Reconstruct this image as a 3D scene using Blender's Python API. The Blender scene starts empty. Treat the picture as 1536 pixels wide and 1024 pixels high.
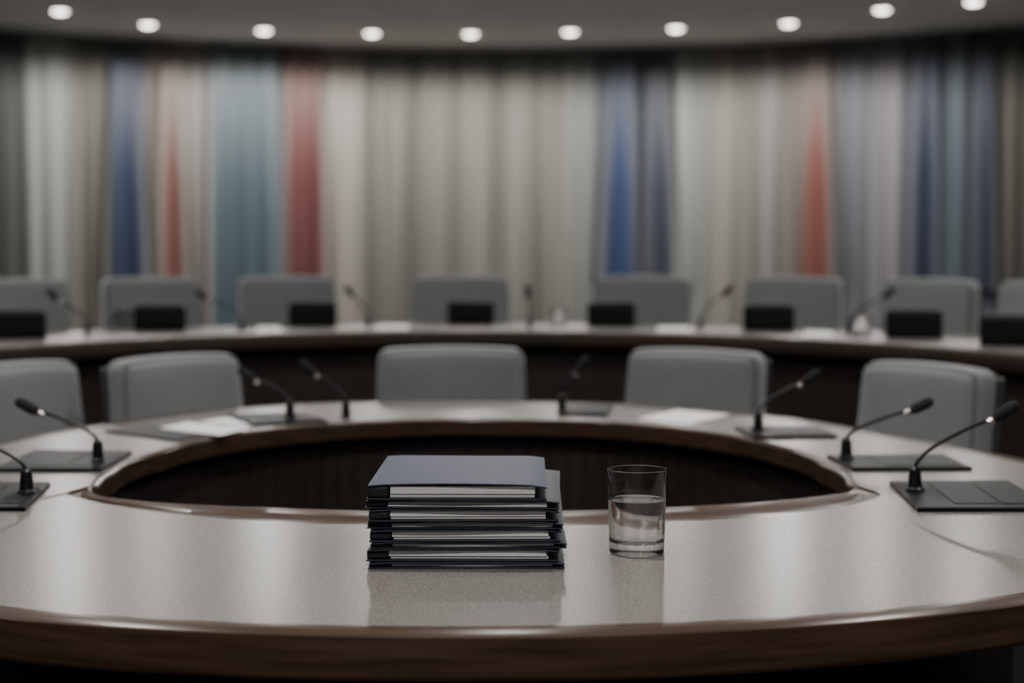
import bpy, math, random
from mathutils import Vector, Matrix
random.seed(4)
C = bpy.context.scene.collection
PI = math.pi
# ---------------------------------------------------------------- camera
F = 2500.0; CAMZ = 1.118; TH = math.atan(132/2500.0)
cd = bpy.data.cameras.new('camera'); cam = bpy.data.objects.new('camera', cd); C.objects.link(cam)
cam.location = (0, 0, CAMZ); cam.rotation_euler = (PI/2-TH, 0, 0)
cd.sensor_width = 36; cd.lens = F/1536*36; cd.clip_start = .05; cd.clip_end = 60
cd.dof.use_dof = True; cd.dof.focus_distance = 2.03; cd.dof.aperture_fstop = 3.1
bpy.context.scene.camera = cam
def ray(u, v):
    a = (u-768)/F; b = (512-v)/F
    return (a, math.cos(TH)+b*math.sin(TH), -math.sin(TH)+b*math.cos(TH))
def px(u, v, z):
    d = ray(u, v); t = (z-CAMZ)/d[2]; return (d[0]*t, d[1]*t, z)
def pY(u, v, Y):
    d = ray(u, v); t = Y/d[1]; return (d[0]*t, Y, CAMZ+d[2]*t)
# ---------------------------------------------------------------- materials
def lin(c): return tuple(((x/255.0)/12.92 if x <= 10 else (((x/255.0)+.055)/1.055)**2.4) for x in c)
def mat(name, col, rough=.6, metal=0, spec=.5, nscale=0, namt=.15, bump=0, bscale=None, stretch=None, coat=0, uv=False, sheen=0):
    m = bpy.data.materials.new(name); m.use_nodes = True; nt = m.node_tree; b = nt.nodes['Principled BSDF']
    b.inputs['Base Color'].default_value = (*col, 1); b.inputs['Roughness'].default_value = rough
    b.inputs['Metallic'].default_value = metal; b.inputs['Specular IOR Level'].default_value = spec
    b.inputs['Coat Weight'].default_value = coat; b.inputs['Coat Roughness'].default_value = .2
    b.inputs['Sheen Weight'].default_value = sheen
    tc = nt.nodes.new('ShaderNodeTexCoord'); mp = nt.nodes.new('ShaderNodeMapping')
    nt.links.new(tc.outputs['UV' if uv else 'Object'], mp.inputs['Vector'])
    if stretch: mp.inputs['Scale'].default_value = stretch
    if nscale:
        n = nt.nodes.new('ShaderNodeTexNoise'); n.inputs['Scale'].default_value = nscale; n.inputs['Detail'].default_value = 5
        nt.links.new(mp.outputs['Vector'], n.inputs['Vector'])
        r = nt.nodes.new('ShaderNodeValToRGB')
        r.color_ramp.elements[0].position = .3; r.color_ramp.elements[1].position = .7
        r.color_ramp.elements[0].color = (*[max(0, x*(1-namt)) for x in col], 1)
        r.color_ramp.elements[1].color = (*[min(1, x*(1+namt)) for x in col], 1)
        nt.links.new(n.outputs['Fac'], r.inputs['Fac']); nt.links.new(r.outputs['Color'], b.inputs['Base Color'])
        if bump:
            n2 = nt.nodes.new('ShaderNodeTexNoise'); n2.inputs['Scale'].default_value = bscale or nscale
            nt.links.new(mp.outputs['Vector'], n2.inputs['Vector'])
            bp = nt.nodes.new('ShaderNodeBump'); bp.inputs['Strength'].default_value = bump; bp.inputs['Distance'].default_value = .002
            nt.links.new(n2.outputs['Fac'], bp.inputs['Height']); nt.links.new(bp.outputs['Normal'], b.inputs['Normal'])
    return m
def emis(name, col, s):
    m = bpy.data.materials.new(name); m.use_nodes = True; nt = m.node_tree; b = nt.nodes['Principled BSDF']
    b.inputs['Base Color'].default_value = (*col, 1); b.inputs['Emission Color'].default_value = (*col, 1); b.inputs['Emission Strength'].default_value = s
    return m
M = {}
M['stone'] = mat('speckled_stone', (.172, .160, .148), .265, nscale=380, namt=.42, bump=.025, bscale=300, spec=.42)
M['wood'] = mat('dark_walnut', (.052, .031, .021), .24, nscale=7, namt=.35, stretch=(1.0, 14, 1), uv=True, spec=.18)
M['wood_dim'] = mat('dull_walnut', (.055, .040, .031), .45, nscale=9, namt=.30, stretch=(1.2, 14, 1), uv=True, spec=.2)
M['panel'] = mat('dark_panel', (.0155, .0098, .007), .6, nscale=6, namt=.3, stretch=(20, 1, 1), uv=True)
M['chair'] = mat('grey_fabric', (.172, .182, .192), .85, nscale=9, namt=.06, bump=.12, bscale=500, sheen=.4)
M['chair_edge'] = mat('grey_piping', (.075, .08, .085), .8, nscale=200)
M['shell'] = mat('dark_shell', (.040, .041, .043), .5, nscale=30)
M['chrome'] = mat('brushed_metal', (.45, .45, .46), .3, metal=1, nscale=60, namt=.08)
M['black'] = mat('black_plastic', (.007, .007, .008), .35, nscale=90, namt=.2, spec=.35)
M['plate'] = mat('charcoal_plate', (.008, .009, .010), .42, nscale=300, namt=.2, spec=.08)
M['foam'] = mat('black_foam', (.007, .007, .008), .9, nscale=900, namt=.5, bump=.5)
M['led'] = mat('red_ring', (.20, .05, .045), .4, nscale=50)
M['navy'] = mat('navy_card_lit', (.030, .039, .074), .44, nscale=400, namt=.22, bump=.25, bscale=600, spec=.38)  # lighter copy of the folder navy, light on the top cover put into colour
M['navy_unlit'] = mat('navy_card_unlit', (.009, .013, .030), .40, nscale=300, namt=.2)  # same navy kept darker for every cover but the lit top one
M['blackcard'] = mat('black_card', (.006, .007, .010), .5, nscale=200, namt=.3)
M['pages'] = mat('page_edges', (.80, .81, .84), .8, nscale=14, namt=.25, stretch=(.4, .4, 160))
M['paper'] = mat('paper', (.86, .85, .83), .7, nscale=20, namt=.03)
M['ceil'] = mat('ceiling_paint', (.86, .835, .80), .85, nscale=3, namt=.04)
M['wall'] = mat('wall_paint', (.34, .335, .325), .85, nscale=4, namt=.08)
M['shade_band'] = mat('grey_shade_band', (.50, .49, .47), .8, nscale=4)  # darker than the ceiling, stands in for its shading toward the wall
M['floor'] = mat('dark_carpet', (.012, .012, .012), .95, nscale=200, namt=.2, bump=.3, spec=.1)
M['dais'] = mat('bounce_carpet', (.72, .70, .67), .95, nscale=200, namt=.2, bump=.3)  # unseen dais surface made pale to bounce light up to the ceiling
M['lamp'] = emis('lamp_diffuser', (1, .93, .82), 10)
M['trimw'] = mat('lamp_trim', (.75, .72, .66), .5, nscale=20)
def glassmat(name, ior, col=(1, 1, 1), tr=1.0):
    m = bpy.data.materials.new(name); m.use_nodes = True; b = m.node_tree.nodes['Principled BSDF']
    b.inputs['Base Color'].default_value = (*col, 1); b.inputs['Roughness'].default_value = 0
    b.inputs['IOR'].default_value = ior; b.inputs['Transmission Weight'].default_value = tr
    return m
M['glass'] = glassmat('clear_glass', 1.50); M['water'] = glassmat('brightened_water', 1.33, tr=.97)  # water has a small white diffuse share to look brighter
def clothmat():
    m = bpy.data.materials.new('dyed_drape'); m.use_nodes = True; nt = m.node_tree; b = nt.nodes['Principled BSDF']
    a = nt.nodes.new('ShaderNodeAttribute'); a.attribute_name = 'dye'
    tc = nt.nodes.new('ShaderNodeTexCoord'); mp = nt.nodes.new('ShaderNodeMapping'); mp.inputs['Scale'].default_value = (9, 9, .25)
    n = nt.nodes.new('ShaderNodeTexNoise'); n.inputs['Scale'].default_value = 1.0; n.inputs['Detail'].default_value = 6
    nt.links.new(tc.outputs['Object'], mp.inputs['Vector']); nt.links.new(mp.outputs['Vector'], n.inputs['Vector'])
    mr = nt.nodes.new('ShaderNodeMapRange'); mr.inputs['From Min'].default_value = .3; mr.inputs['From Max'].default_value = .7
    mr.inputs['To Min'].default_value = .80; mr.inputs['To Max'].default_value = 1.2
    nt.links.new(n.outputs['Fac'], mr.inputs['Value'])
    mx = nt.nodes.new('ShaderNodeVectorMath'); mx.operation = 'SCALE'
    nt.links.new(a.outputs['Color'], mx.inputs[0]); nt.links.new(mr.outputs['Result'], mx.inputs['Scale'])
    nt.links.new(mx.outputs['Vector'], b.inputs['Base Color']); b.inputs['Roughness'].default_value = .9
    b.inputs['Specular IOR Level'].default_value = .15
    return m
M['drape'] = clothmat()
# ---------------------------------------------------------------- mesh helpers
class MB:
    def __init__(s): s.v = []; s.f = []; s.uv = {}
    def grid(s, rows, closed_u=False, closed_v=False, uv=False):
        o = len(s.v); n = len(rows[0]); m = len(rows)
        for r in rows: s.v.extend(r)
        for i in range(m if closed_v else m-1):
            i2 = (i+1) % m
            for j in range(n if closed_u else n-1):
                j2 = (j+1) % n
                s.f.append((o+i*n+j, o+i*n+j2, o+i2*n+j2, o+i2*n+j))
        return s
    def prism(s, pts, z0, t, inset=.001):
        o = len(s.v); n = len(pts)
        cx = sum(p[0] for p in pts)/n; cy = sum(p[1] for p in pts)/n
        def ins(p, d):
            L = math.hypot(p[0]-cx, p[1]-cy); k = (L-d)/L; return (cx+(p[0]-cx)*k, cy+(p[1]-cy)*k)
        b = min(inset, t*.5)
        for z, d in ((z0, 0), (z0+t-b, 0), (z0+t, inset*1.4)):
            for p in pts:
                q = ins(p, d); s.v.append((q[0], q[1], z))
        for k in range(2):
            for j in range(n):
                j2 = (j+1) % n; s.f.append((o+k*n+j, o+k*n+j2, o+(k+1)*n+j2, o+(k+1)*n+j))
        s.f.append(tuple(o+2*n+j for j in range(n))); s.f.append(tuple(o+j for j in reversed(range(n))))
        return s
    def rbox(s, cx, cy, cz, w, d, h, r=.005, n=(6, 6, 6), fn=None):
        half = (w/2, d/2, h/2); r = min(r, min(half)*.98)
        cs = []
        for a in range(3):
            L = half[a]; k = [-L, -L+r*.3, -L+r*.65, -L+r]; inner = [(-L+r)+(2*(L-r))*i/n[a] for i in range(1, n[a])]
            k += inner + [L-r, L-r*.65, L-r*.3, L]; cs.append(k)
        idx = {}
        def vert(p):
            key = tuple(round(q, 6) for q in p)
            if key in idx: return idx[key]
            q = [max(-(half[i]-r), min(half[i]-r, p[i])) for i in range(3)]
            dv = Vector([p[i]-q[i] for i in range(3)])
            if dv.length > 1e-9: dv = dv.normalized()*r
            out = [q[i]+dv[i] for i in range(3)]
            if fn: out = fn(*out)
            s.v.append((out[0]+cx, out[1]+cy, out[2]+cz)); idx[key] = len(s.v)-1; return idx[key]
        for a in range(3):
            b, c = (a+1) % 3, (a+2) % 3
            for sg in (-1, 1):
                for i in range(len(cs[b])-1):
                    for j in range(len(cs[c])-1):
                        q = []
                        for (ii, jj) in ((i, j), (i+1, j), (i+1, j+1), (i, j+1)):
                            p = [0, 0, 0]; p[a] = sg*half[a]; p[b] = cs[b][ii]; p[c] = cs[c][jj]; q.append(vert(p))
                        if sg < 0: q.reverse()
                        if len(set(q)) == 4: s.f.append(tuple(q))
        return s
    def lathe(s, prof, n=48, c=(0, 0, 0)):
        rows = []
        for (r, z) in prof:
            rr = max(r, 1e-5); rows.append([(c[0]+rr*math.cos(2*PI*k/n), c[1]+rr*math.sin(2*PI*k/n), c[2]+z) for k in range(n)])
        return s.grid(rows, closed_u=True)
    def tube(s, pts, rads, n=12):
        P = [Vector(p) for p in pts]; rows = []; nrm = None
        if not hasattr(rads, '__len__'): rads = [rads]*len(P)
        for i, p in enumerate(P):
            t = (P[min(i+1, len(P)-1)]-P[max(i-1, 0)]).normalized()
            if nrm is None: nrm = t.orthogonal().normalized()
            nrm = (nrm-t*nrm.dot(t)).normalized(); bi = t.cross(nrm)
            rows.append([tuple(p+(nrm*math.cos(2*PI*k/n)+bi*math.sin(2*PI*k/n))*rads[i]) for k in range(n)])
        o = len(s.v); s.grid(rows, closed_u=True)
        s.f.append(tuple(o+k for k in reversed(range(n)))); e = o+(len(P)-1)*n; s.f.append(tuple(e+k for k in range(n)))
        return s
    def build(s, name, m, parent=None, smooth=True, fix=True, auto=35):
        me = bpy.data.meshes.new(name); me.from_pydata([tuple(v) for v in s.v], [], s.f); me.update()
        if fix:
            import bmesh
            bm = bmesh.new(); bm.from_mesh(me); bmesh.ops.remove_doubles(bm, verts=bm.verts, dist=1e-6)
            bmesh.ops.recalc_face_normals(bm, faces=bm.faces); bm.to_mesh(me); bm.free()
        me.materials.append(m)
        o = bpy.data.objects.new(name, me); C.objects.link(o)
        if smooth:
            for p in me.polygons: p.use_smooth = True
            me.set_sharp_from_angle(angle=math.radians(auto))
        if parent: o.parent = parent
        return o
def tag(o, label, cat, group=None):
    o['label'] = label; o['category'] = cat
    if group: o['group'] = group
    return o
def thing(name, label, cat, loc=(0, 0, 0), rz=0, group=None):
    o = bpy.data.objects.new(name, None); C.objects.link(o); o.empty_display_size = .05
    o.location = loc; o.rotation_euler = (0, 0, rz); return tag(o, label, cat, group)
def struct(o): o['kind'] = 'structure'; return o
def copy_tree(o, parent=None):
    c = o.copy(); C.objects.link(c)
    if parent: c.parent = parent
    for ch in list(o.children): copy_tree(ch, c)
    return c
def place(o, loc, rz, label=None):
    o.location = loc; o.rotation_euler = (0, 0, rz)
    if label: o['label'] = label
    return o
# ---------------------------------------------------------------- room
CEIL = 2.70; WC = (-.15, 7.2); WR = 5.9
def arc(r, a): return (WC[0]+r*math.sin(a), WC[1]+r*math.cos(a))
NA = 120
m = MB(); rows = []
for (r, z) in ((WR, 0), (WR, CEIL), (WR+.15, CEIL), (WR+.15, 0)):
    rows.append([(*arc(r, -PI/2+PI*k/NA), z) for k in range(NA+1)])
m.grid(rows, closed_v=True); struct(m.build('wall_back', M['wall']))
xl, xr = WC[0]-WR, WC[0]+WR
def sbox(name, a, b, mt):
    m = MB(); m.rbox((a[0]+b[0])/2, (a[1]+b[1])/2, (a[2]+b[2])/2, b[0]-a[0], b[1]-a[1], b[2]-a[2], .002, (1, 1, 1)); return struct(m.build(name, mt, smooth=False))
sbox('wall_left', (xl-.15, -3, 0), (xl, 7.2, CEIL), M['wall'])
sbox('wall_right', (xr, -3, 0), (xr+.15, 7.2, CEIL), M['wall'])
sbox('wall_front', (xl-.15, -3.15, 0), (xr+.15, -3, CEIL), M['wall'])
sbox('floor', (xl-.15, -3.15, -.1), (xr+.15, 13.4, 0), M['floor'])
sbox('ceiling', (xl-.15, -3.15, CEIL), (xr+.15, 13.4, CEIL+.1), M['ceil'])
m = MB(); rows = []
for (r, z) in ((WR-.34, CEIL-.010), (WR-.002, CEIL-.02), (WR-.002, CEIL-.001), (WR-.34, CEIL-.001)):
    rows.append([(*arc(r, -PI/2+PI*k/NA), z) for k in range(NA+1)])
m.grid(rows, closed_v=True); struct(m.build('trim_1', M['shade_band']))  # strip added for the dark band where ceiling shading meets the wall
# ---------------------------------------------------------------- drapes
G = [(-200, (96, 94, 88)), (0, (72, 76, 72)), (32, (80, 84, 80)), (56, (136, 138, 134)), (98, (135, 137, 133)), (120, (110, 108, 100)), (158, (106, 103, 96)),
     (170, (84, 90, 102)), (215, (90, 94, 104)), (228, (124, 120, 112)), (245, (122, 112, 104)), (280, (134, 128, 123)), (308, (136, 131, 128)), (324, (102, 111, 114)), (418, (100, 109, 113)),
     (434, (120, 98, 94)), (478, (128, 106, 100)), (494, (152, 145, 138)), (535, (148, 144, 136)), (554, (112, 111, 105)), (590, (122, 121, 114)), (625, (104, 103, 97)), (655, (130, 128, 121)),
     (685, (113, 111, 104)), (715, (136, 134, 127)), (745, (116, 115, 108)), (775, (132, 131, 124)), (805, (111, 110, 104)), (835, (130, 129, 122)), (870, (123, 124, 119)), (895, (110, 114, 116)),
     (912, (90, 96, 106)), (950, (92, 97, 107)), (965, (86, 90, 98)), (1003, (92, 95, 100)), (1022, (148, 149, 144)), (1055, (132, 133, 128)), (1078, (143, 139, 129)), (1108, (127, 124, 114)),
     (1130, (113, 110, 103)), (1150, (134, 130, 128)), (1168, (112, 108, 103)), (1195, (118, 110, 104)), (1250, (112, 108, 105)), (1275, (96, 102, 109)), (1295, (112, 113, 117)), (1330, (122, 120, 122)),
     (1355, (102, 104, 109)), (1370, (86, 90, 100)), (1405, (80, 86, 98)), (1425, (90, 100, 105)), (1450, (82, 88, 96)), (1485, (76, 80, 90)), (1502, (92, 91, 84)), (1540, (82, 81, 74)), (1700, (90, 88, 82))]
KALB = 1.02
def dye(u):
    while u < -200: u += 1700
    while u > 1700: u -= 1700
    for (a, ca), (b, cb) in zip(G, G[1:]):
        if a <= u <= b:
            t = (u-a)/(b-a); t = t*t*(3-2*t); A = lin(ca); B = lin(cb)
            c = [(A[i]*(1-t)+B[i]*t)*KALB for i in range(3)]; g = sum(c)/3
            return tuple(g+(x-g)*.80 for x in c)
    return lin((100, 98, 92))
def fold(s): return .024*math.sin(s*2*PI/.17+1.3*math.sin(s*2.1))+.012*math.sin(s*2*PI/.41+.7)
def color_mesh(o, cols):
    at = o.data.color_attributes.new('dye', 'FLOAT_COLOR', 'POINT')
    for i, c in enumerate(cols): at.data[i].color = (*c, 1)
n = 1100; m = MB(); cols = []; rows = []
for z in (.02, .6, 1.2, 1.9, 2.4, 2.66):
    row = []
    for k in range(n+1):
        a = -1.45+2.9*k/n; s = a*WR; r = WR-.10+fold(s)*(1-.3*z/2.6)
        x, y = arc(r, a); row.append((x, y, z)); cols.append(dye(768+F*x/max(y, .5)) if y > 4 else dye(200))
    rows.append(row)
m.grid(rows); o = m.build('curtain', M['drape'], fix=False); color_mesh(o, cols)
tag(o, 'long pleated grey striped curtain covering the curved wall behind the desks', 'curtain')
def wall_hit(u, r):
    k = (u-768)/F; A = 1+k*k; B = -2*(k*WC[0]+WC[1]); D = WC[0]**2+WC[1]**2-r*r
    y = (-B+math.sqrt(B*B-4*A*D))/(2*A); return k*y, y
def hanging(name, label, cat, t, b, yt, yb, col, edge=.42, grp=None, sat=.70):
    m = MB(); rows = []; cols = []; nx, nz = 40, 24
    for i in range(nz+1):
        f = i/nz; u0 = t[0]+(b[0]-t[0])*f; u1 = t[1]+(b[1]-t[1])*f; row = []
        for j in range(nx+1):
            g = j/nx; u = u0+(u1-u0)*g; x, y = wall_hit(u, WR-.16); a = math.atan2(x-WC[0], y-WC[1]); s = a*WR
            r = WR-.165+fold(s)*.7; X, Y = arc(r, a); v = yt+(yb-yt)*f
            z = CAMZ-(v-380)*13.0/2500
            row.append((X, Y, z)); e = min(1, min(g, 1-g)/edge)*min(1, .05+f*1.6); e = e*e*(3-2*e)*.96
            cc = lin(col); gg = sum(cc)/3; cc = [(gg+(q-gg)*sat)*.80 for q in cc]; nb = dye(u)
            cols.append(tuple(nb[q]*(1-e)+cc[q]*KALB*e for q in range(3)))
        rows.append(row)
    m.grid(rows); o = m.build(name, M['drape'], fix=False); color_mesh(o, cols); return tag(o, label, cat, grp)
HG = 'coloured fabric panels hung against the grey curtain'
hanging('fabric_panel', 'deep blue tapering fabric panel hung left of the narrow rust panel', 'fabric panel', (170, 210), (155, 227), 110, 418, (42, 58, 94), grp=HG)
hanging('fabric_panel', 'narrow rust red fabric panel between the blue and teal panels', 'fabric panel', (244, 274), (235, 287), 110, 418, (124, 70, 64), grp=HG)
hanging('fabric_panel', 'wide muted teal fabric panel, the broadest coloured panel on the curtain', 'fabric panel', (314, 424), (310, 425), 76, 500, (80, 103, 114), .2, grp=HG)
hanging('fabric_panel', 'crimson fabric panel between the teal panel and a cream stripe', 'fabric panel', (428, 486), (425, 494), 80, 418, (118, 62, 63), .28, grp=HG, sat=.76)
hanging('fabric_panel', 'bright cobalt blue wedge shaped fabric panel right of the plain grey centre', 'fabric panel', (914, 950), (893, 962), 95, 418, (42, 64, 116), grp=HG)
hanging('fabric_panel', 'dark slate fabric panel touching the right side of the cobalt wedge', 'fabric panel', (966, 1002), (963, 1018), 110, 418, (62, 68, 84), grp=HG)
hanging('fabric_panel', 'brick red tapering fabric panel on the right part of the curtain', 'fabric panel', (1202, 1240), (1189, 1255), 90, 418, (132, 72, 62), .36, grp=HG, sat=.78)
hanging('fabric_panel', 'navy blue fabric panel just left of the slim teal panel', 'fabric panel', (1366, 1404), (1357, 1412), 90, 425, (46, 57, 86), grp=HG, sat=.65)
hanging('fabric_panel', 'slim teal fabric panel between two navy panels', 'fabric panel', (1413, 1447), (1413, 1449), 80, 440, (78, 98, 108), grp=HG, sat=.65)
hanging('fabric_panel', 'dark indigo fabric panel, rightmost of the coloured panels', 'fabric panel', (1452, 1486), (1450, 1496), 90, 430, (54, 61, 84), grp=HG, sat=.65)
# ---------------------------------------------------------------- ceiling lamps
def lamp(label, loc, power, grp, size=155, blend=1.0):
    t = thing('recessed_downlight', label, 'ceiling light', loc, group=grp)
    MB().lathe([(.048, 0), (.076, 0), (.078, -.003), (.072, -.005), (.052, -.005), (.048, -.003), (.048, 0)], 40).build('trim_ring', M['trimw'], t)
    MB().lathe([(0, -.001), (.045, -.001), (.045, -.008), (.041, -.014), (.030, -.019), (.016, -.021), (0, -.022)], 40).build('diffuser', M['lamp'], t)
    L = bpy.data.lights.new('downlight', 'SPOT'); L.energy = power; L.spot_size = math.radians(size); L.spot_blend = blend
    L.shadow_soft_size = .04; L.color = (1, .965, .92)
    lo = bpy.data.objects.new('downlight', L); C.objects.link(lo); lo.location = (loc[0], loc[1], loc[2]-.07)
    return t
SP = [(90, 17), (222, 37), (396, 46), (558, 50), (706, 51), (855, 48), (1014, 43), (1183, 35), (1323, 15), (1460, 3)]
ORD = ['leftmost round ceiling downlight above the left end of the curtain', 'second downlight from the left, above the deep blue panel', 'third downlight from the left, above the teal and crimson panels',
       'fourth downlight from the left, left of the ceiling centre', 'fifth downlight from the left, above the middle grey chair', 'downlight just right of the ceiling centre, left of the cobalt wedge',
       'seventh downlight from the left, above the pale stripe right of the cobalt wedge', 'downlight above the brick red panel', 'second downlight from the right end of the row', 'rightmost downlight, cut by the top of the picture']
PW = [62, 32, 66, 34, 44, 38, 34, 72, 36, 36]
for (u, v), lb, pw in zip(SP, ORD, PW):
    x, y, z = px(u, v-1, CEIL); lamp(lb, (x, y, CEIL), pw, 'round recessed downlights in a curved row', 174, .35)
for x, y in ((-3.9, 10.0), (3.6, 9.9), (-4.6, 8.8), (4.3, 8.8)):  # unseen lamps added past the row ends to even the curtain light
    lamp('added unseen ceiling downlight evening the light near the curtain, beyond the picture edge', (x, y, CEIL), 24, 'added downlights beyond the picture edge', 165, .6)
for k, (x, y, pw) in enumerate([(-1.3, 4.6, 70), (0, 5.2, 75), (1.3, 4.6, 70), (-1.7, 3.0, 55), (1.7, 3.0, 55), (-1.2, 1.5, 38), (-.1, 2.3, 110), (1.1, 1.5, 38), (-.6, -.6, 165), (.6, -.6, 165), (-2.6, 6.6, 110), (0, 8.4, 130), (2.6, 6.6, 110), (-1.8, 9.2, 90), (1.8, 9.2, 90)]):  # unseen lamps added to brighten tables, front faces and the rear ceiling
    lamp('added ceiling downlight for more light over the tables, out of the picture', (x, y, CEIL), pw, 'added downlights over the tables')
# ---------------------------------------------------------------- ring table
TZ = .74; CX, CY = -.07, 3.0; N = 720
def polar(pts, smooth):
    a = []
    for p in pts:
        th = math.atan2(p[1]-CY, p[0]-CX) % (2*PI); a.append((th, math.hypot(p[0]-CX, p[1]-CY)))
    a.sort(); a = [(a[-1][0]-2*PI, a[-1][1])]+a+[(a[0][0]+2*PI, a[0][1])]
    out = []; j = 0
    for k in range(N):
        th = 2*PI*k/N
        while a[j+1][0] < th: j += 1
        t = (th-a[j][0])/(a[j+1][0]-a[j][0]); out.append(a[j][1]*(1-t)+a[j+1][1]*t)
    for _ in range(3):
        w = smooth; out = [sum(out[(k+d) % N] for d in range(-w, w+1))/(2*w+1) for k in range(N)]
    return out
P = lambda L, z=TZ: [px(u, v, z) for u, v in L]
out_pts = P([(0, 912), (200, 926), (400, 935), (650, 940), (900, 937), (1150, 927), (1350, 911), (1536, 890)]) + \
          [(-.82, 2.0), (-1.0, 2.27), (-1.10, 2.75), (.80, 2.03), (.93, 2.33), (.97, 2.75)] + \
          P([(0, 668), (130, 644), (200, 633), (355, 614), (470, 606), (562, 603), (676, 602), (790, 603), (940, 607), (1060, 615), (1150, 625), (1283, 648), (1400, 668), (1500, 688)])
r_out = polar(out_pts, 8)
rear = [(138, 730), (165, 706), (240, 676), (350, 651), (500, 635), (600, 630), (700, 628), (800, 629), (900, 632), (1050, 646), (1170, 668), (1240, 695), (1280, 728)]
r_si = polar(P([(92, 739), (200, 763), (350, 779), (548, 787), (700, 790), (850, 789), (1000, 783), (1150, 774), (1270, 759), (1328, 741)]+[(q[0], q[1]-1) for q in rear]), 3)
r_op = polar(P([(142, 742), (200, 750), (300, 757), (420, 761), (700, 765), (1000, 760), (1150, 752), (1274, 738)]+rear), 4)
r_op = [min(a, b-.014) for a, b in zip(r_op, r_si)]
def ringrow(rs, dz, off=0): return [(CX+(rs[k]+off)*math.cos(2*PI*k/N), CY+(rs[k]+off)*math.sin(2*PI*k/N), dz) for k in range(N)]
def ring(name, rows, mt, parent, auto=35):
    m = MB(); m.grid(rows, closed_u=True, closed_v=True); o = m.build(name, mt, parent, auto=auto)
    uv = o.data.uv_layers.new(name='uv')
    for p in o.data.polygons:
        c = p.center; ref = math.atan2(c.y-CY, c.x-CX)
        for li in p.loop_indices:
            v = o.data.vertices[o.data.loops[li].vertex_index].co; a = math.atan2(v.y-CY, v.x-CX)
            if a-ref > PI: a -= 2*PI
            if a-ref < -PI: a += 2*PI
            uv.data[li].uv = (a*1.2, math.hypot(v.x-CX, v.y-CY)+v.z)
    return o
tb = thing('ring_table', 'large oval ring shaped conference table, speckled grey top with dark wood edges', 'table', (0, 0, 0))
ring('tabletop', [ringrow(r_si, TZ), ringrow(r_out, TZ), ringrow(r_out, TZ-.04), ringrow(r_si, TZ-.04)], M['stone'], tb)
ring('outer_edge', [ringrow(r_out, TZ-.0005), ringrow(r_out, TZ+.001, .001), ringrow(r_out, TZ+.001, .010), ringrow(r_out, TZ-.0005, .039), ringrow(r_out, TZ-.0015, .0414), ringrow(r_out, TZ-.0035, .0422),
                    ringrow(r_out, TZ-.042, .042), ringrow(r_out, TZ-.046, .040), ringrow(r_out, TZ-.046, 0)], M['wood'], tb, 25)
lip = [a+(b-a)*.42 for a, b in zip(r_op, r_si)]
lip2 = [a+(b-a)*.50 for a, b in zip(r_op, r_si)]
ring('inner_edge', [ringrow(r_si, TZ-.0005), ringrow(r_si, TZ-.003, -.001), ringrow(lip2, TZ-.005), ringrow(lip, TZ-.002), ringrow(r_op, TZ+.001, .006), ringrow(r_op, TZ-.0005, .002), ringrow(r_op, TZ-.004, 0), ringrow(r_op, TZ-.036, 0), ringrow(r_op, TZ-.040, .004), ringrow(r_si, TZ-.040)], M['wood'], tb, 25)
slat = [r_op[k]+.030+(.0022 if (k//3) % 2 else 0) for k in range(N)]
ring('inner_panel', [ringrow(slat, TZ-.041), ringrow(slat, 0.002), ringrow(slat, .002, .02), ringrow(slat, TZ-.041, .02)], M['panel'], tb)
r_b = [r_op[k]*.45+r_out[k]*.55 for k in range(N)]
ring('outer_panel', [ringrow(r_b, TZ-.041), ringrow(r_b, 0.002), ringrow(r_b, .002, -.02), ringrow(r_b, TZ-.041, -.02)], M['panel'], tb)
# ---------------------------------------------------------------- rear desk
DZ = .83; DC = (-.12, 3.6); DA, DB = 1.76, 2.6
n = 160
def drow(off, z):
    L = []
    for k in range(n+1):
        t = -.12+(PI+.24)*k/n; x = DA*math.cos(t); y = DB*math.sin(t)
        nx, ny = math.cos(t)/DA, math.sin(t)/DB; q = math.hypot(nx, ny)
        L.append((DC[0]+x+nx/q*off, DC[1]+y+ny/q*off, z))
    return L
def dsweep(name, prof, mt, parent):
    m = MB(); m.grid([drow(a, z) for a, z in prof], closed_v=True)
    k = len(prof); m.f.append(tuple(i*(n+1) for i in range(k))); m.f.append(tuple(i*(n+1)+n for i in reversed(range(k))))
    o = m.build(name, mt, parent, auto=50); uv = o.data.uv_layers.new(name='uv')
    for lp in o.data.loops:
        v = o.data.vertices[lp.vertex_index].co; a = math.atan2(v.y-DC[1]+1, v.x-DC[0]); uv.data[lp.index].uv = (a*2, math.hypot(v.x, v.y-DC[1])+v.z)
    return o
dk = thing('curved_desk', 'long curved outer desk with pale top and dark wood front behind the ring table', 'desk')
DW = .66
dsweep('desktop', [(.03, DZ), (DW, DZ), (DW, DZ-.03), (.03, DZ-.03)], M['stone'], dk)
dsweep('front_edge', [(.03, DZ-.001), (.028, DZ+.001), (.006, DZ+.001), (.001, DZ-.003), (0, DZ-.008), (0, DZ-.050), (.004, DZ-.055), (.03, DZ-.055)], M['wood_dim'], dk)
dsweep('front_panel', [(.05, DZ-.056), (.05, .002), (.07, .002), (.07, DZ-.056)], M['panel'], dk)
m = MB(); m.grid([drow(.075, .0), drow(.075, .09), drow(2.1, .09), drow(2.1, 0)], closed_v=True); struct(m.build('floor_dais', M['dais']))
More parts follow.
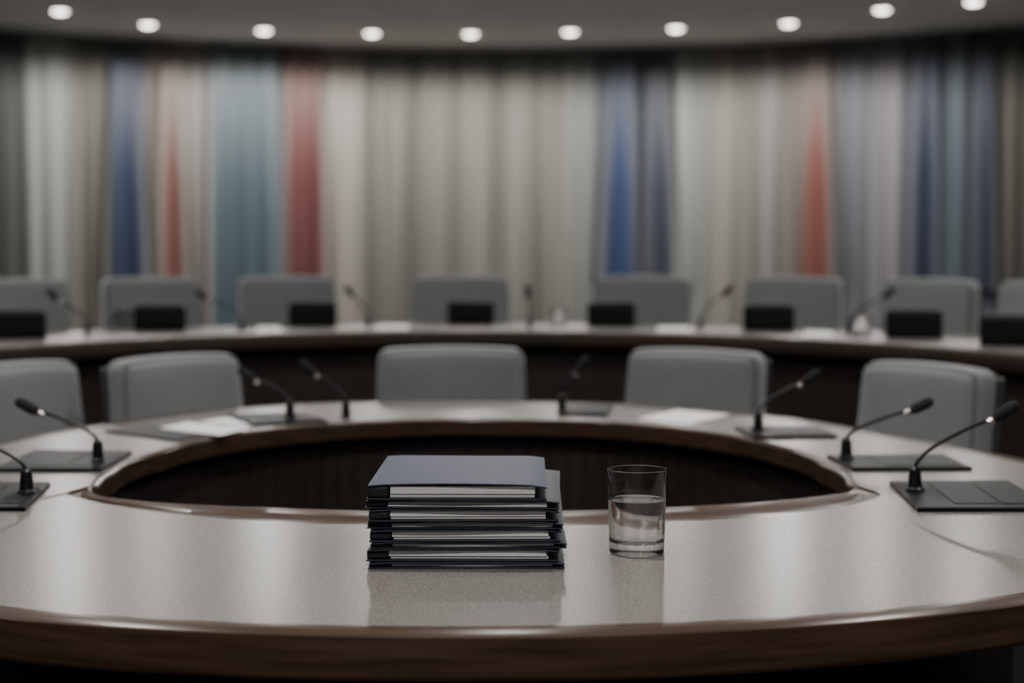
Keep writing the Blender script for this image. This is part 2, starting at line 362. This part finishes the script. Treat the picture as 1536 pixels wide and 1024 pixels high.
# ---------------------------------------------------------------- chairs
def make_chair(name, label, grp, w, top, hgt):
    t = thing(name, label, 'chair', group=grp)
    th = .080
    def bend(x, y, z):
        taper = 1+.05*(-z/hgt); puff = -.014*math.cos(PI*x/w)*math.cos(PI*z/hgt/1.1) if y < 0 else 0
        return (x*taper, y-.35*x*x+.10*z+puff, z-.16*x*x)
    cz = top-hgt/2
    MB().rbox(0, 0, cz, w, th, hgt, .032, (14, 2, 10), bend).build('backrest', M['chair'], t, auto=80)
    def loop(yy, ins):
        pts = []; a, b = w/2-ins, hgt/2-ins
        for k in range(81):
            s = k/80*4; e = int(min(s, 3.999)); f = s-e
            c = [(-a, -b), (a, -b), (a, b), (-a, b), (-a, -b)]; x = c[e][0]*(1-f)+c[e+1][0]*f; z = c[e][1]*(1-f)+c[e+1][1]*f
            x *= 1-.028*(abs(z)/b)**8; z *= 1-.028*(abs(x)/a)**8
            tp = 1+.05*(-z/hgt); pts.append((x*tp, yy-.35*x*x+.10*z, z-.16*x*x+cz))
        return pts
    MB().tube(loop(-th/2+.010, .008), .0030, 8).build('piping', M['chair_edge'], t)
    MB().tube(loop(th/2-.010, .008), .0030, 8).build('piping', M['chair_edge'], t)
    MB().rbox(0, th/2+.006, cz-.01, w*.97, .016, hgt*.95, .006, (12, 1, 6), lambda x, y, z: (x, y-.35*x*x+.10*z, z-.16*x*x)).build('back_shell', M['shell'], t, auto=80)
    sh = .47
    MB().rbox(0, -.23, sh-.04, w*.98, .38, .08, .035, (8, 8, 2), lambda x, y, z: (x, y, z+.10*x*x)).build('seat', M['chair'], t, auto=80)
    MB().tube([(0, .03, cz-hgt/2+.10), (0, .035, sh-.05), (0, -.02, sh-.095), (0, -.22, sh-.095)], [.022]*4, 10).build('back_bracket', M['shell'], t)
    MB().lathe([(0, .07), (.035, .07), (.035, .10), (.022, .12), (.022, .36), (.06, .385), (0, .385)], 20, (0, -.22, 0)).build('gas_column', M['chrome'], t)
    for k in range(5):
        an = 2*PI*k/5+.3; dx, dy = math.cos(an), math.sin(an)
        lg = MB().tube([(0, -.22, .085), (dx*.10, -.22+dy*.10, .08), (dx*.20, -.22+dy*.20, .055)], [.020, .017, .012], 10).build('leg', M['chrome'], t)
        MB().lathe([(0, 0), (.022, .003), (.026, .022), (.018, .042), (0, .046)], 14, (dx*.20, -.22+dy*.20, 0)).build('caster', M['black'], lg)
    return t
def faceto(x, y, tx, ty): # rotation so that local -Y points to target
    return math.atan2(tx-x, -(ty-y))
g1 = 'grey chairs round the ring table'
ch = make_chair('conference_chair', '', g1, .408, .865, .38)
first = True
RC = [(676, 524, 0, 'grey upholstered chair behind the middle of the ring table, seen straight on'),
      (259, 537, 20, 'grey upholstered chair at the ring table behind the white sheets of paper on the left'),
      (12, 549, 12, 'grey upholstered chair cut by the left edge of the picture, at the ring table'),
      (1046, 528, -14, 'grey upholstered chair behind the right hand sheet of paper on the ring table'),
      (1396, 550, -11, 'grey upholstered chair nearest on the right side of the ring table')]
for u, v, da, lb in RC:
    x, y, z = px(u, v, .858); o = ch if first else copy_tree(ch); first = False
    place(o, (x, y+.04, 0), faceto(x, y, -.07, 3.0)+math.radians(da), lb)
g2 = 'grey chairs behind the curved outer desk'
ch2 = make_chair('desk_chair', '', g2, .415, .935, .40)
def hit_ell(u, off):
    k = (u-768)/F; a, b = DA+off, DB+off
    A = k*k/a**2+1/b**2; B = -2*(k*DC[0]/a**2+DC[1]/b**2); D = DC[0]**2/a**2+DC[1]**2/b**2-1
    y = (-B+math.sqrt(B*B-4*A*D))/(2*A); return k*y, y
RR = ['blurred grey chair behind the outer desk, leftmost and cut by the left edge', 'blurred grey chair behind the outer desk in front of the deep blue and rust panels', 'blurred grey chair behind the outer desk in front of the teal and crimson panels',
      'blurred grey rear chair in front of the plain grey centre of the curtain', 'blurred grey chair behind the outer desk below the cobalt blue wedge', 'blurred grey chair behind the outer desk below the brick red panel',
      'blurred grey chair behind the outer desk below the navy and slim teal panels', 'blurred grey chair behind the outer desk, rightmost and cut by the right edge']
first = True
for u, lb in zip([28, 226, 431, 691, 964, 1191, 1394, 1568], RR):
    x, y = hit_ell(u, .86); o = ch2 if first else copy_tree(ch2); first = False
    place(o, (x, y, .09), faceto(x, y, -.1, 4.8), lb)
# ---------------------------------------------------------------- microphones
def mic(label, bpx, hpx, z, plate=None, grp=None, k=1.2, dy=0.0):
    bx_, by_, _ = px(*bpx, z); hx, hy, hz = pY(*hpx, by_+dy)
    t = thing('gooseneck_microphone', label, 'microphone', (bx_, by_, z), group=grp)
    z0 = 0.0
    if plate:
        W = [px(u, v, z) for u, v in plate]; W = [(p[0]-bx_, p[1]-by_) for p in W]
        pl = MB().prism(W, 0, .007, .0015).build('base_plate', M['plate'], t, smooth=False); z0 = .007
        def bl(a, b):
            p = [W[0][i]*(1-a)*(1-b)+W[1][i]*a*(1-b)+W[2][i]*a*b+W[3][i]*(1-a)*b for i in range(2)]; return p
        for (a0, a1, b0, b1) in ((.30, .62, .12, .88), (.65, .93, .12, .88)):
            MB().prism([bl(a0, b0), bl(a1, b0), bl(a1, b1), bl(a0, b1)], .007, .0012, .0006).build('key_panel', M['plate'], pl, smooth=False)
    q0 = min(k, 1.15)
    MB().lathe([(0, 0), (.0125*q0, 0), (.0125*q0, .003), (.0095*q0, .006), (.0085*q0, .022), (.0075*q0, .034), (.0045*q0, .038), (0, .038)], 24, (0, 0, z0)).build('socket', M['black'], t)
    H = Vector((hx-bx_, dy, hz-z)); S = Vector((0, 0, z0+.034))
    D = H-S
    ctrl = [S, S+Vector((D.x*.02, D.y*.02, D.z*.10)), S+Vector((D.x*.10, D.y*.1, D.z*.24)), S+Vector((D.x*.24, D.y*.24, D.z*.39)), S+D*.55*1.0+Vector((-D.x*.04, 0, D.z*.06)), S+D*.8, S+D*1.0]
    pts = []
    for i in range(len(ctrl)-1):
        p0, p1, p2, p3 = ctrl[max(i-1, 0)], ctrl[i], ctrl[i+1], ctrl[min(i+2, len(ctrl)-1)]
        for q in range(6):
            s = q/6; pts.append(.5*((2*p1)+(-p0+p2)*s+(2*p0-5*p1+4*p2-p3)*s*s+(-p0+3*p1-3*p2+p3)*s**3))
    pts.append(ctrl[-1])
    d = (pts[-1]-pts[-6]).normalized(); L = .040*k
    tip = pts[-1]; st = tip-d*L
    keep = [p for p in pts if (p-tip).dot(d) < -L*1.02]+[st]
    MB().tube(keep, .0026*k, 10).build('gooseneck', M['black'], t)
    MB().tube([st-d*.009, st-d*.008, st-d*.001, st], [.0032*k, .0043*k, .0046*k, .0046*k], 14).build('collar', M['chrome'], t)
    MB().tube([st, st+d*.002], [.0050*k, .0050*k], 14).build('light_ring', M['led'], t)
    MB().tube([st+d*.002, st+d*.007, st+d*.014, st+d*(L*.75), st+d*(L*.93), st+d*L], [.0052*k, .0070*k, .0082*k, .0082*k, .0064*k, .002*k], 16).build('microphone_head', M['foam'], t)
    return t
gm = 'gooseneck microphones on the ring table'
mic('black gooseneck microphone nearest on the right, its plate cut by the picture edge', (1372, 742), (1527, 604), TZ, [(1376, 768), (1585, 768), (1512, 726), (1334, 727)], gm)
mic('black gooseneck microphone on a flat plate, second from the front on the right', (1269, 693), (1400, 600), TZ, [(1278, 707), (1458, 706), (1415, 686), (1240, 687)], gm)
mic('black gooseneck microphone on the right between the sheet of paper and the nearest right chair', (1137, 650), (1230, 556), TZ, [(1130, 659), (1256, 657), (1228, 642), (1102, 644)], gm)
mic('short black gooseneck microphone right of the middle chair of the ring table', (843, 619), (881, 534), TZ, [(836, 623), (912, 625), (920, 610), (850, 609)], gm)
mic('black gooseneck microphone without a plate, left of the middle chair of the ring table', (519, 627), (451, 541), TZ, None, gm)
mic('black gooseneck microphone beside the white papers on the left of the ring table', (435, 632), (357, 553), TZ, [(380, 640), (492, 634), (452, 622), (340, 625)], gm)
mic('black gooseneck microphone on a flat plate in front of the far left chair', (147, 697), (23, 600), TZ, [(-10, 708), (152, 708), (198, 681), (52, 679)], gm)
mic('black gooseneck microphone nearest on the left, its head outside the picture', (40, 746), (-95, 632), TZ, [(-130, 767), (38, 767), (76, 729), (-75, 727)], gm)
gm2 = 'gooseneck microphones on the outer desk'
for b, h, lb in [((131, 504), (70, 434), 'blurred gooseneck microphone on the outer desk, leftmost one'), ((363, 496), (293, 436), 'blurred gooseneck microphone on the outer desk below the teal panel'),
                 ((553, 491), (518, 428), 'blurred gooseneck microphone on the outer desk below the cream stripe of the curtain'), ((795, 491), (791, 426), 'upright blurred gooseneck microphone right of the middle rear chair'),
                 ((1050, 494), (1098, 428), 'blurred gooseneck microphone right of the rear chair below the cobalt wedge'), ((1273, 502), (1342, 432), 'blurred gooseneck microphone on the outer desk, rightmost one')]:
    mic(lb, b, h, DZ, None, gm2, k=1.4)
# ---------------------------------------------------------------- consoles on the outer desk
def console(name, label, grp):
    t = thing(name, label, 'desk console', group=grp)
    MB().rbox(0, 0, .047, .19, .10, .094, .014, (6, 3, 4), lambda x, y, z: (x, y+(-.012 if y < 0 else .012)*(.5-z/.094), z)).build('body', M['plate'], t, auto=60)
    MB().rbox(0, .004, .0965, .165, .070, .008, .003, (4, 2, 1)).build('top_panel', M['chair_edge'], t)
    MB().rbox(0, .062, .052, .16, .006, .066, .002, (3, 1, 3)).build('screen', M['shell'], t)
    return t
cons = [(20, 509, 'black desk console on the outer desk cut by the left picture edge'), (236, 497, 'black desk console in front of the rear chair by the blue and rust panels'), (467, 490, 'black desk console in front of the rear chair by the crimson panel'),
        (706, 487, 'black desk console in front of the middle rear chair'), (918, 490, 'black desk console in front of the rear chair below the cobalt wedge'), (1156, 497, 'black desk console in front of the rear chair below the brick red panel'),
        (1376, 508, 'black desk console below the navy and slim teal panels'), (1524, 520, 'black desk console on the outer desk cut by the right picture edge')]
c0 = console('desk_console', '', 'black consoles on the outer desk'); first = True
for u, v, lb in cons:
    x, y, z = px(u, v, DZ); o = c0 if first else copy_tree(c0); first = False
    place(o, (x, y+.05, DZ+.001), faceto(x, y, -.1, 1.2)*.75, lb)
# ---------------------------------------------------------------- papers
def sheet(name, label, cat, q, z, t, mt, grp=None):
    W = [px(u, v, z) for u, v in q]; cx = sum(p[0] for p in W)/4; cy = sum(p[1] for p in W)/4
    m = MB().prism([(p[0]-cx, p[1]-cy) for p in W], 0, t, .0004); o = m.build(name, mt, smooth=False); o.location = (cx, cy, z); return tag(o, label, cat, grp)
sheet('writing_pad', 'dark grey writing pad lying by the far left chair of the ring table', 'pad', [(158, 648), (268, 662), (330, 650), (226, 639)], TZ+.0005, .004, M['plate'])
sheet('paper_sheet', 'white sheet of paper on the ring table nearer the dark writing pad', 'paper', [(240, 642), (330, 653), (372, 643), (282, 633)], TZ+.0005+.0045, .001, M['paper'], 'sheets of paper on the ring table')
sheet('paper_sheet', 'white sheet of paper nearer the left pair of microphones', 'paper', [(300, 632), (362, 640), (404, 632), (345, 626)], TZ+.0005, .001, M['paper'], 'sheets of paper on the ring table')
sheet('paper_sheet', 'white sheet of paper on the ring table before the right centre chair', 'paper', [(958, 628), (1032, 636), (1094, 622), (1016, 615)], TZ+.0005, .001, M['paper'], 'sheets of paper on the ring table')
gp = 'papers on the outer desk'
for q, lb in [([(566, 493), (612, 493), (614, 488), (572, 488)], 'small white paper on the outer desk left of the middle console'), ([(985, 496), (1038, 497), (1034, 490), (988, 490)], 'white paper on the outer desk below the pale stripe right of the cobalt wedge'),
              ([(384, 497), (424, 496), (420, 490), (386, 490)], 'white paper on the outer desk left of the console by the crimson panel'), ([(1206, 503), (1250, 506), (1250, 498), (1208, 496)], 'white paper on the outer desk right of the console below the brick red panel')]:
    sheet('paper_sheet', lb, 'paper', q, DZ+.0005, .002, M['paper'], gp)
# ---------------------------------------------------------------- glasses
def tumbler(name, label, loc, R, r, H, grp=None, water=.069):
    t = thing(name, label, 'glass', loc, group=grp)
    b = .015; w = .0014
    def ro(z): return r+(R-r)*z/H
    prof = [(0, 0), (r*.5, 0), (r-.003, 0), (r-.0012, .0003), (r-.0003, .0012), (r, .0025)]+[(ro(z), z) for z in (.006, .02, .035, .05, .065, .08, .095, H-.003, H-.0012, H-.0005)]
    prof += [(R-w*.25, H-.0001), (R-w*.5, H), (R-w*.75, H-.0001)]+[(ro(z)-w, z) for z in (H-.0005, H-.0012, H-.003, .095, .08, .065, .05, .035, b+.006, b+.0035)]
    prof += [(r-w-.0006, b+.0015), (r-w-.002, b+.0004), (r-w-.004, b), (r*.5, b), (0, b)]
    if H < .09: prof = [(0, 0), (r-.002, 0), (r, .002), (R, H-.001), (R-w*.5, H), (R-w, H-.001), (r-w, .012), (r-w-.003, .010), (0, .010)]
    MB().lathe(prof, 96).build('tumbler_body', M['glass'], t, auto=60)
    if water:
        e = .0003
        wp = [(0, b-e), (r*.5, b-e), (r-w-.004, b-e), (r-w-.002, b+.0004-e), (r-w-.0006+e, b+.0015)]+[(ro(z)-w+e, z) for z in (b+.0035, b+.006, .035, .05, .06, water-.0015, water-.0003)]
        wp += [(ro(water)-w-.0004, water-.0006), (ro(water)-w-.0015, water-.0010), (ro(water)-w-.004, water-.0011), (0, water-.0011)]
        MB().lathe(wp, 96).build('water', M['water'], t, auto=60)
    return t
gx, gy, _ = px(955, 829, TZ)
tumbler('drinking_glass', 'clear straight tumbler half full of water standing right of the folder stack', (gx, gy, TZ+.0003), .0378, .0348, .107)
for u, v, lb in [(185, 492, 'tiny blurred glass on the outer desk left of the console by the rust panel'), (838, 488, 'tiny blurred glass on the outer desk between the upright microphone and the cobalt wedge'), (1292, 504, 'tiny blurred glass on the outer desk right of the rightmost microphone')]:
    x, y, z = px(u, v, DZ); tumbler('drinking_glass', lb, (x, y, DZ+.0003), .032, .030, .07, 'glasses on the outer desk', None)
# ---------------------------------------------------------------- folder stack
def folder(label, x, y, z, rz, W, Ld, H, topmat):
    t = thing('document_folder', label, 'folder', (x, y, z), rz, 'navy folders in the stack')
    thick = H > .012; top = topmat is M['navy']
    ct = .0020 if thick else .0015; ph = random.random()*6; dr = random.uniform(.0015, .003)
    MB().rbox(0, 0, ct/2, W, Ld, ct, .0006, (10, 8, 1)).build('bottom_cover', M['navy_unlit'], t, auto=60)
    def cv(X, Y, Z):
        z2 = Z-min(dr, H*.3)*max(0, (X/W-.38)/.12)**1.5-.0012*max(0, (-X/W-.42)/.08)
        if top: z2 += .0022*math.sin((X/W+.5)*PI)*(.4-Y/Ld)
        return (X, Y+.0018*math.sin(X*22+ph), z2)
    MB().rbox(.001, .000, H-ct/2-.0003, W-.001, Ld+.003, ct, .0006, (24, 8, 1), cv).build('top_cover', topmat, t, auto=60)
    hh = H-2*ct-.0006
    MB().rbox(-W/2+.0135, .001, ct+hh/2, .026, Ld-.004, hh, min(.003, hh*.45), (4, 6, 2)).build('spine', M['blackcard'], t, auto=60)
    z1 = ct+.0001; x0, x1 = -W/2+.028, W/2-.014
    av = hh-.0003
    segs = [.32, .68] if thick else [.80]
    if thick and random.random() < .5: segs = [.66, .34]
    for q, fr in enumerate(segs):
        ph_ = av*fr; ox = random.uniform(-.002, .002); oy = random.uniform(.0, .001)+(.0026 if fr < .5 else 0)+(.001 if not thick else 0)
        MB().rbox((x0+x1)/2+ox, oy+.0005, z1+ph_/2, x1-x0, Ld-.008, ph_-.0003, .0005, (2, 2, 1)).build('pages', M['pages'], t, smooth=False)
        z1 += ph_
    return t
zc = TZ+.0003
fy = px(700, 853, TZ)[1]
specs = [  # height, centre x, width, rotation
    (.0080, -.0555, .236, .3, 'dark navy slim folder at the very bottom of the stack'),
    (.0155, -.0575, .232, -.8, 'thick navy folder second from the bottom of the stack'),
    (.0085, -.0545, .237, .9, 'slim navy folder third from the bottom of the stack'),
    (.0150, -.0595, .230, 1.3, 'thick navy folder fourth from the bottom of the stack'),
    (.0090, -.0545, .236, -.9, 'slim navy folder fourth from the top of the stack'),
    (.0150, -.0600, .229, .7, 'thick navy folder third from the top of the stack'),
    (.0110, -.0560, .234, -1.7, 'slim navy folder second from the top, its corner peeking out on the right'),
    (.0190, -.0655, .216, -.5, 'thick navy folder on top of the stack, its flat cover coloured lighter as if lit')]
for i, (H, cx, W, rz, lb) in enumerate(specs):
    Ld = .288
    folder(lb, cx, fy+Ld/2+(.0, .002, .002, .0, .003, .001, .003, .0)[i], zc, math.radians(rz), W, Ld, H, M['navy'] if i == 7 else M['navy_unlit'])
    zc += H+.0001
# ---------------------------------------------------------------- world
w = bpy.data.worlds.new('world'); bpy.context.scene.world = w; w.use_nodes = True
w.node_tree.nodes['Background'].inputs[0].default_value = (.02, .02, .02, 1)
